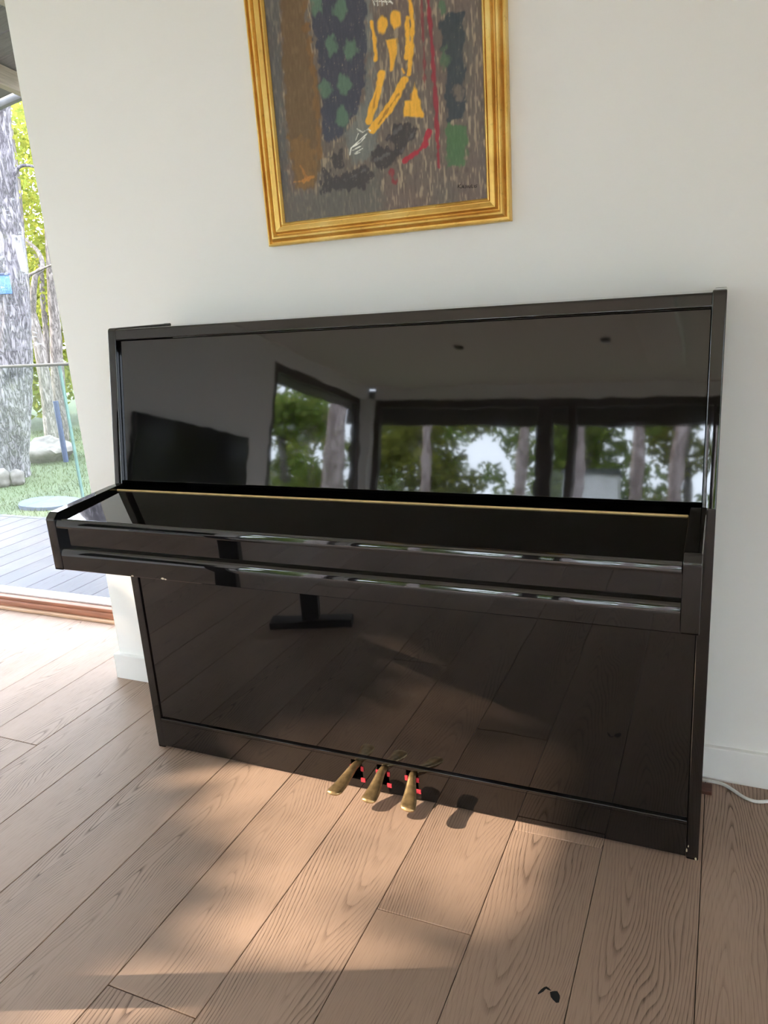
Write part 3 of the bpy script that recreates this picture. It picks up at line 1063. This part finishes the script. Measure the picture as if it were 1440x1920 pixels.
def leaves(name, centres, count, size, mat, parent, seed, flat=0.8):
    """a crown of small leaves around given cluster centres (x, y, z, radius)"""
    r = np.random.default_rng(seed)
    c = np.array(centres, float)
    wts = c[:, 3] ** 2
    idx = r.choice(len(c), count, p=wts / wts.sum())
    d = r.normal(0, 1, (count, 3))
    d /= np.linalg.norm(d, axis=1)[:, None]
    rad = c[idx, 3] * r.uniform(0.15, 1, count) ** 0.5
    p = c[idx, :3] + d * rad[:, None] * np.array([1, 1, flat])
    a = r.normal(0, 1, (count, 3))
    a /= np.linalg.norm(a, axis=1)[:, None]
    b = np.cross(a, r.normal(0, 1, (count, 3)))
    b /= np.linalg.norm(b, axis=1)[:, None]
    s = size * r.uniform(0.6, 1.3, count)[:, None]
    q = np.stack([p - a * s, p + b * s * 0.55, p + a * s, p - b * s * 0.55], 1).reshape(-1, 3)
    me_ = bpy.data.meshes.new(name)
    me_.from_pydata(q.tolist(), [], np.arange(4 * count).reshape(-1, 4).tolist())
    return link(name, me_, mat, parent)


def trunk(name, pts, rad, mat, parent, seed=0, n=16, rough=0.10, k=8):
    bm_ = bmesh.new()
    P = spline(pts, k)
    R = [rad[min(int(i / k), len(rad) - 2)] + (rad[min(int(i / k), len(rad) - 2) + 1] - rad[min(int(i / k), len(rad) - 2)]) * ((i % k) / k if i < (len(pts) - 1) * k else 1)
         for i in range(len(P))]
    rj = random.Random(seed)
    tab = [[1 + rj.uniform(-rough, rough) for _ in range(n)] for _ in range(len(P))]
    bm_tube(bm_, P, R, n, True, lambda i, q: tab[i][q])
    return bm_obj(name, bm_, mat, parent, angle=80)


def tree(name, label, base, pts, rad, bark, crown, leafmat, count, size, seed, group=None, limbs=(), cat='tree', n=16, rough=0.08):
    root = empty(name, base)
    tag(root, label, cat, group)
    trunk('trunk', pts, rad, bark, root, seed, n, rough)
    for lp, lr in limbs:
        trunk('branch', lp, lr, bark, root, seed + 1, 8, 0.06, 5)
    if count:
        leaves('foliage', crown, count, size, leafmat, root, seed)
    return root


# trunk beside the left edge of the picture
tp = [on_plane(px, py, 1, 5.2) for px, py in ((12, 905), (17, 845), (27, 730), (22, 560), (5, 400), (-15, 230), (-30, 0))]
base = tp[0]
tree('pine_tree', 'thick grey fissured trunk on the lawn at the left edge of the picture', tuple(base), [tuple(p - base) for p in tp] + [(0.1, 0.2, 8.5)],
     [0.30, 0.225, 0.195, 0.19, 0.19, 0.18, 0.17, 0.11], 'bark',
     [(-0.5, 0.3, 7.6, 1.7), (0.8, 0.6, 8.6, 1.5)], 'leaf_g', 2200, 0.07, 21, n=40, rough=0.07,
     limbs=[([tp[4] - base + np.array((0.1, 0, 0)), on_plane(30, 320, 1, 5.2) - base, on_plane(62, 312, 1, 5.3) - base, on_plane(90, 330, 1, 5.5) - base], [0.03, 0.02, 0.016, 0.01])])
# white slender limb and thin trunks behind it
def px_trunk(name, label, pix, y, rad, bark, crown, leafmat, count, size, seed, limbs=(), group='thin trees behind the lawn'):
    P = [on_plane(px, py, 1, y) for px, py in pix]
    b = P[0]
    L = [([on_plane(px, py, 1, yy) - b for px, py, yy in lp], lr) for lp, lr in limbs]
    C = [(*(on_plane(px, py, 1, yy) - b), r_) for px, py, yy, r_ in crown]
    return tree(name, label, tuple(b), [tuple(p - b) for p in P], rad, bark, C, leafmat, count, size, seed, group, L, n=12)


px_trunk('alder_tree', 'slim leaning trunk just right of the thick trunk', [(98, 850), (92, 780), (82, 700), (68, 620), (52, 560), (42, 470), (30, 330), (10, 180)], 7.0,
         [0.10, 0.09, 0.085, 0.075, 0.06, 0.055, 0.05, 0.03], 'bark_thin', [(50, 330, 7.4, 0.9), (20, 300, 7.6, 1.0), (60, 200, 7.5, 0.9)], 'leaf_y', 2600, 0.05, 31,
         [([(60, 590, 7.0), (66, 520, 7.0), (80, 500, 7.1), (70, 470, 7.2), (38, 440, 7.3)], [0.05, 0.04, 0.035, 0.03, 0.015]),
          ([(46, 530, 6.6), (56, 516, 6.5), (75, 506, 6.5), (98, 496, 6.4)], [0.018, 0.022, 0.018, 0.012])])
px_trunk('birch_tree', 'slim upright trunk seen through the glass joint of the balustrade', [(118, 850), (114, 770), (108, 700), (104, 620), (98, 540), (92, 440), (80, 330), (60, 200)], 7.4,
         [0.115, 0.11, 0.10, 0.085, 0.075, 0.06, 0.05, 0.03], 'bark_thin', [(80, 480, 7.8, 0.7), (70, 420, 8.0, 0.8), (110, 560, 8.0, 0.7)], 'leaf_y', 2400, 0.05, 32,
         [([(88, 690, 7.4), (86, 620, 7.5), (80, 560, 7.5), (76, 500, 7.6), (60, 470, 7.7), (44, 448, 7.8)], [0.05, 0.045, 0.04, 0.03, 0.02, 0.012])])
# the wood behind: shrubs and crowns
woods = [(-11.2, 8.9, 1.9, 1.9, 'leaf_y', 'sunlit yellow green bush behind the thick trunk'), (-8.0, 9.7, 1.3, 1.4, 'leaf_g', 'low green bush behind the boulder'),
         (-15.2, 15.0, 5.6, 3.0, 'leaf_y', 'tall yellow green crown above the bushes'), (-7.4, 14.6, 4.2, 2.6, 'leaf_y', 'yellow green crown behind the slim trunks'),
         (-19.0, 7.0, 4.0, 2.7, 'leaf_g', 'broad green crown far left of the lawn'), (-0.6, 14.0, 4.0, 2.6, 'leaf_g', 'green crown hidden by the piano wall'),
         (-14.0, 2.2, 4.0, 2.3, 'leaf_g', 'green crown at the left end of the lawn'), (-22.5, 15.0, 6.5, 3.0, 'leaf_g', 'tall dark crown behind the lawn on the left'),
         (-12.5, 23.0, 9.0, 3.6, 'leaf_y', 'highest yellow green crown behind the lawn'), (6.2, 14.0, 4.4, 2.6, 'leaf_g', 'green crown behind the house wall')]
for i, (x, y, cz, r_, lm, lab) in enumerate(woods):
    rr = random.Random(i + 50)
    cl = [(rr.uniform(-r_, r_) * 0.7, rr.uniform(-r_, r_) * 0.6, cz + rr.uniform(-0.9, 0.8) * r_ * 0.75, r_ * rr.uniform(0.35, 0.6)) for _ in range(11)]
    tree('leafy_bush' if cz < 2 else 'woodland_tree', lab, (x, y, GZ), [(0, 0, 0), (0.1, 0, cz * 0.5), (-0.1, 0.1, cz), (0, 0, cz + r_ * 0.5)], [0.13, 0.1, 0.08, 0.03], 'bark_thin',
         cl, lm, 9000, 0.085 + 0.012 * max(0, r_ - 2.4), 60 + i, 'wood behind the lawn', cat='bush' if cz < 2 else 'tree', n=8)


def rock(name, label, loc, sx, sy, sz, seed, group=None):
    bm_ = bmesh.new()
    bmesh.ops.create_icosphere(bm_, subdivisions=3, radius=1)
    rj = np.random.default_rng(seed)
    ph = rj.uniform(0, 6, 6)
    for v in bm_.verts:
        c_ = v.co
        f = 1 + 0.12 * math.sin(3 * c_.x + ph[0]) + 0.10 * math.sin(4 * c_.y + ph[1]) + 0.10 * math.sin(5 * c_.z + ph[2]) + 0.05 * math.sin(9 * c_.x + 7 * c_.y + ph[3])
        v.co = Vector((c_.x * sx, c_.y * sy, c_.z * sz)) * f
    o_ = bm_obj(name, bm_, 'rock', None, loc, angle=50)
    return tag(o_, label, 'rock', group)


p = on_plane(92, 858, 2, GZ)
rock('boulder', 'flat weathered boulder on the grass behind the slim trunks', (p[0], p[1], GZ + 0.10), 0.42, 0.30, 0.20, 1)
p = on_plane(34, 903, 2, GZ)
rock('stone', 'pale round stone right of the other at the thick trunk', (p[0], p[1], GZ + 0.05), 0.10, 0.09, 0.09, 2, 'stones at the trunk')
p = on_plane(2, 906, 2, GZ)
rock('stone', 'larger stone at the foot of the thick trunk by the picture edge', (p[0], p[1], GZ + 0.06), 0.14, 0.10, 0.11, 3, 'stones at the trunk')
p = on_plane(92, 946, 2, GZ)
bm = bmesh.new()
vs = [(0.36 * math.cos(q) * (1 + 0.06 * math.sin(3 * q)), 0.24 * math.sin(q) * (1 + 0.08 * math.cos(2 * q))) for q in [2 * math.pi * s / 28 for s in range(28)]]
lo = [bm.verts.new((x, y, -0.03)) for x, y in vs]
hi = [bm.verts.new((x, y, 0.022)) for x, y in vs]
bm.faces.new(hi)
for q in range(28):
    bm.faces.new((lo[q], lo[(q + 1) % 28], hi[(q + 1) % 28], hi[q]))
tag(bm_obj('stepping_slab', bm, 'slab', None, (p[0], p[1], GZ + 0.01)), 'pale bluish round slab lying in the lawn', 'slab')
# blue-grey pipe leaning by the slim trunks
a_, b_ = on_plane(124, 866, 2, GZ), on_plane(104, 752, 1, 6.0)
bm = bmesh.new()
bm_tube(bm, [a_, a_ + (b_ - a_) * 0.5, b_], 0.035, 10)
tag(bm_obj('leaning_pipe', bm, 'bluepipe'), 'blue grey pipe leaning against the slim trunks', 'pipe')
# blue nest box
bxp = on_plane(4, 534, 1, 4.9)
nb_ = empty('nest_box', (bxp[0], bxp[1] + 0.02, bxp[2]))
tag(nb_, 'small blue nest box on the thick trunk', 'nest box')
box('body', (-0.07, -0.07, -0.10), (0.055, 0.05, 0.10), 'bluepaint', nb_, 0.004)
box('roof', (-0.09, -0.09, 0.1003), (0.07, 0.06, 0.118), 'bluepipe', nb_, 0.003)

# sloping roof over the terrace
e0 = np.array((-2.552, 2.20, 2.416))
edir = np.array((0.966, -0.26, 0.0))
ndir = np.array((-0.26, -0.966, 0.0))
roof = empty('terrace_roof', tuple(e0))
roof.rotation_euler.z = math.atan2(edir[1], edir[0])
struct(roof, 'sloping timber roof over the terrace')
PIT = math.radians(15)
sl = empty('roof_slope')
sl.parent = roof
sl.rotation_euler.x = -PIT
nbm = None
for i in range(12):
    y1 = -0.02 - i * 0.118
    if nbm is None:
        q = box('soffit_board', (-3.0, -0.114, 0.10), (3.0, 0.0, 0.122), 'soffit', sl, 0.003, 1)
        nbm = q.data
    else:
        q = link('soffit_board', nbm, None, sl)
    q.location = (0, y1, 0.004 * (i % 2))
for x in (-2.6, -1.6, -0.62, 0.46, 1.3, 2.2):
    box('rafter', (x - 0.03, -1.36, 0.0), (x + 0.03, -0.03, 0.099), 'rafter', sl, 0.003, 1)
box('fascia', (-3.0, 0.0, 0.07), (3.0, 0.025, 0.13), 'fascia', sl, 0.003, 1)

# trees west of the house: their leaves break up the low sun
for i, (x, y, cz, r_, cnt, off, lab) in enumerate([(-8.6, -5.9, 5.0, 2.0, 700, 1.7, 'loose leafy tree west of the house nearest the television wall'),
                                              (-9.5, 1.2, 4.2, 1.8, 1200, 0.0, 'loose leafy tree west of the house nearest the terrace')]):
    rr = random.Random(i + 5)
    cl = [(rr.uniform(-r_, r_) * 0.7, off + rr.uniform(-r_, r_) * 0.8, cz + rr.uniform(-1, 0.8) * r_ * 0.75, r_ * rr.uniform(0.2, 0.4)) for _ in range(8)]
    tree('woodland_tree', lab, (x, y, GZ), [(0, 0, 0), (0.1, 0, cz * 0.5), (-0.1, 0.1, cz), (0, 0, cz + r_ * 0.5)], [0.13, 0.1, 0.08, 0.03], 'bark_thin',
         cl, 'leaf_g', cnt, 0.085, 80 + i, 'trees west of the house', n=8)

for i, (y, top, cnt, up, lab) in enumerate([(-4.4, 4.85, 8000, 9, 'tall loose bush added west of the house to shade the floor, nearest the television wall'),
                                            (-2.65, 3.76, 17000, 18, 'dense bush added west of the house to shade the floor, opposite the left window'),
                                            (-0.48, 4.3, 9000, 9, 'tall bush added west of the house to shade wall and floor, nearest the terrace')]):
    rr = random.Random(i + 70)  # unseen bushes added here, crowns shaped to limit the sun patch indoors
    cl = [(rr.uniform(-0.5, 0.5), rr.uniform(-0.65, 0.65), rr.uniform(0.80, 0.98) * top, rr.uniform(0.28, 0.42)) for _ in range(up)]
    cl += [(rr.uniform(-0.5, 0.5), rr.uniform(-0.5, 0.5), rr.uniform(0.1, 0.8) * top, 0.45) for _ in range(14)]
    if i == 1:
        cl = [(a0, a1, a2 + max(-0.1, min(0.30, -(a1 + 0.05) * 0.5)), a3) for a0, a1, a2, a3 in cl]
        cl += [(0.1, 0.65, 4.15, 0.34), (-0.1, 0.62, 4.45, 0.3), (0, 0.75, 3.5, 0.42), (0.1, 0.78, 2.9, 0.42), (0, 0.75, 2.3, 0.42),
               (0.1, -0.76, 4.1, 0.22), (-0.2, -0.80, 4.4, 0.2), (0.0, -0.80, 3.6, 0.3)]
    tree('leafy_bush', lab, (-6.0, y, GZ), [(0, 0, 0), (0.05, 0, 0.8), (-0.05, 0.05, 1.6), (0, 0, top)], [0.07, 0.06, 0.04, 0.015], 'bark_thin',
         cl, 'leaf_g', cnt, 0.075, 90 + i, 'added shading bushes west of the house', cat='bush', n=8)

# the wood on the far side of the house, mirrored in the piano
far = [(-5.95, -12.6, 0.24, 0.1, 'bark_pale'), (-4.2, -13.6, 0.12, 0.0, 'bark_pale'), (-2.25, -13.5, 0.11, 0.2, 'bark_pale'), (-0.80, -12.2, 0.15, -0.1, 'bark_pale'), (-0.05, -14.2, 0.14, 0.1, 'bark_pale'),
       (0.62, -13.2, 0.13, 0.3, 'bark_pale'), (1.42, -12.4, 0.12, 0.4, 'bark_pale'), (3.4, -13.5, 0.14, 0.1, 'bark_thin')]
ORD = ['first', 'second', 'third', 'fourth', 'fifth', 'sixth', 'seventh', 'eighth', 'ninth', 'tenth']
for i, (x, y, r_, lean_, bk) in enumerate(far):
    root = empty('birch_tree', (x, y, GZ))
    tag(root, 'pale trunk mirrored in the piano, %s from the left' % ORD[i], 'tree', 'pale trunks beyond the far windows')
    trunk('trunk', [(0, 0, 0), (lean_ * 0.3, 0, 1.6), (lean_ * 0.7, 0.1, 3.4), (lean_, 0, 6.5)], [r_ * 1.25, r_, r_ * 0.85, r_ * 0.6], bk, root, i, 10, 0.06)
    rr = random.Random(i)
    leaves('foliage', [(lean_ + rr.uniform(-0.2, 0.2), rr.uniform(-0.3, 0.3), 4.6 + 0.45 * q, 0.34) for q in range(6)], 700, 0.07, 'leaf_g', root, 300 + i)
for i in range(14):
    row = i % 2
    x, y = (-14.0 + (i // 2) * 4.2 + row * 2.1), (-17.0 if row == 0 else -21.5)
    rr = random.Random(i + 500)
    cl = [(rr.uniform(-1.4, 1.4), rr.uniform(-1.0, 1.0), rr.uniform(0.4, 4.9 + row), rr.uniform(0.5, 0.8)) for _ in range(26)]
    tree('woodland_tree', 'dense green tree in the %s row beyond the far windows, %s from the left' % (('near', 'back')[row], ORD[i // 2]), (x, y, GZ),
         [(0, 0, 0), (0.1, 0, 2), (-0.1, 0.1, 4), (0, 0, 5.6)], [0.16, 0.13, 0.1, 0.03], 'bark_thin',
         cl, 'leaf_y' if i % 3 == 1 else 'leaf_g', 6000, 0.105, 400 + i, 'green trees beyond the far windows', n=8)
hs = empty('garden_shed', (-0.88, -14.4, GZ))
tag(hs, 'narrow white garden shed among the trunks beyond the far windows', 'shed')
box('wall', (-0.52, -0.3, 0), (0.52, 0.3, 2.68), 'white_render', hs)
prism_x('roof', [(-0.36, 2.681), (-0.36, 2.72), (0.36, 2.78), (0.36, 2.681)], -0.56, 0.56, 'alu_dark', hs)
box('door', (-0.32, 0.3003, 0.02), (0.32, 0.325, 1.95), 'white_render', hs)
# eaves outside the far and left windows
struct(box('roof_eaves', (LEFT_X - 0.666, BACK_Y - 0.9, 2.24), (RIGHT_X + 0.5, BACK_Y - 0.78, 2.60), 'dark_wood'), 'dark eaves outside the far windows')
struct(box('roof_eaves_side', (LEFT_X - 0.666, BACK_Y - 0.095, 2.47), (LEFT_X - 0.12, 0.80, 2.60), 'dark_wood'), 'dark eaves outside the left windows')
struct(box('roof_soffit', (LEFT_X - 0.666, BACK_Y - 0.778, 2.47), (RIGHT_X + 0.5, BACK_Y - 0.10, 2.60), 'dark_wood'), 'dark soffit outside the far windows')
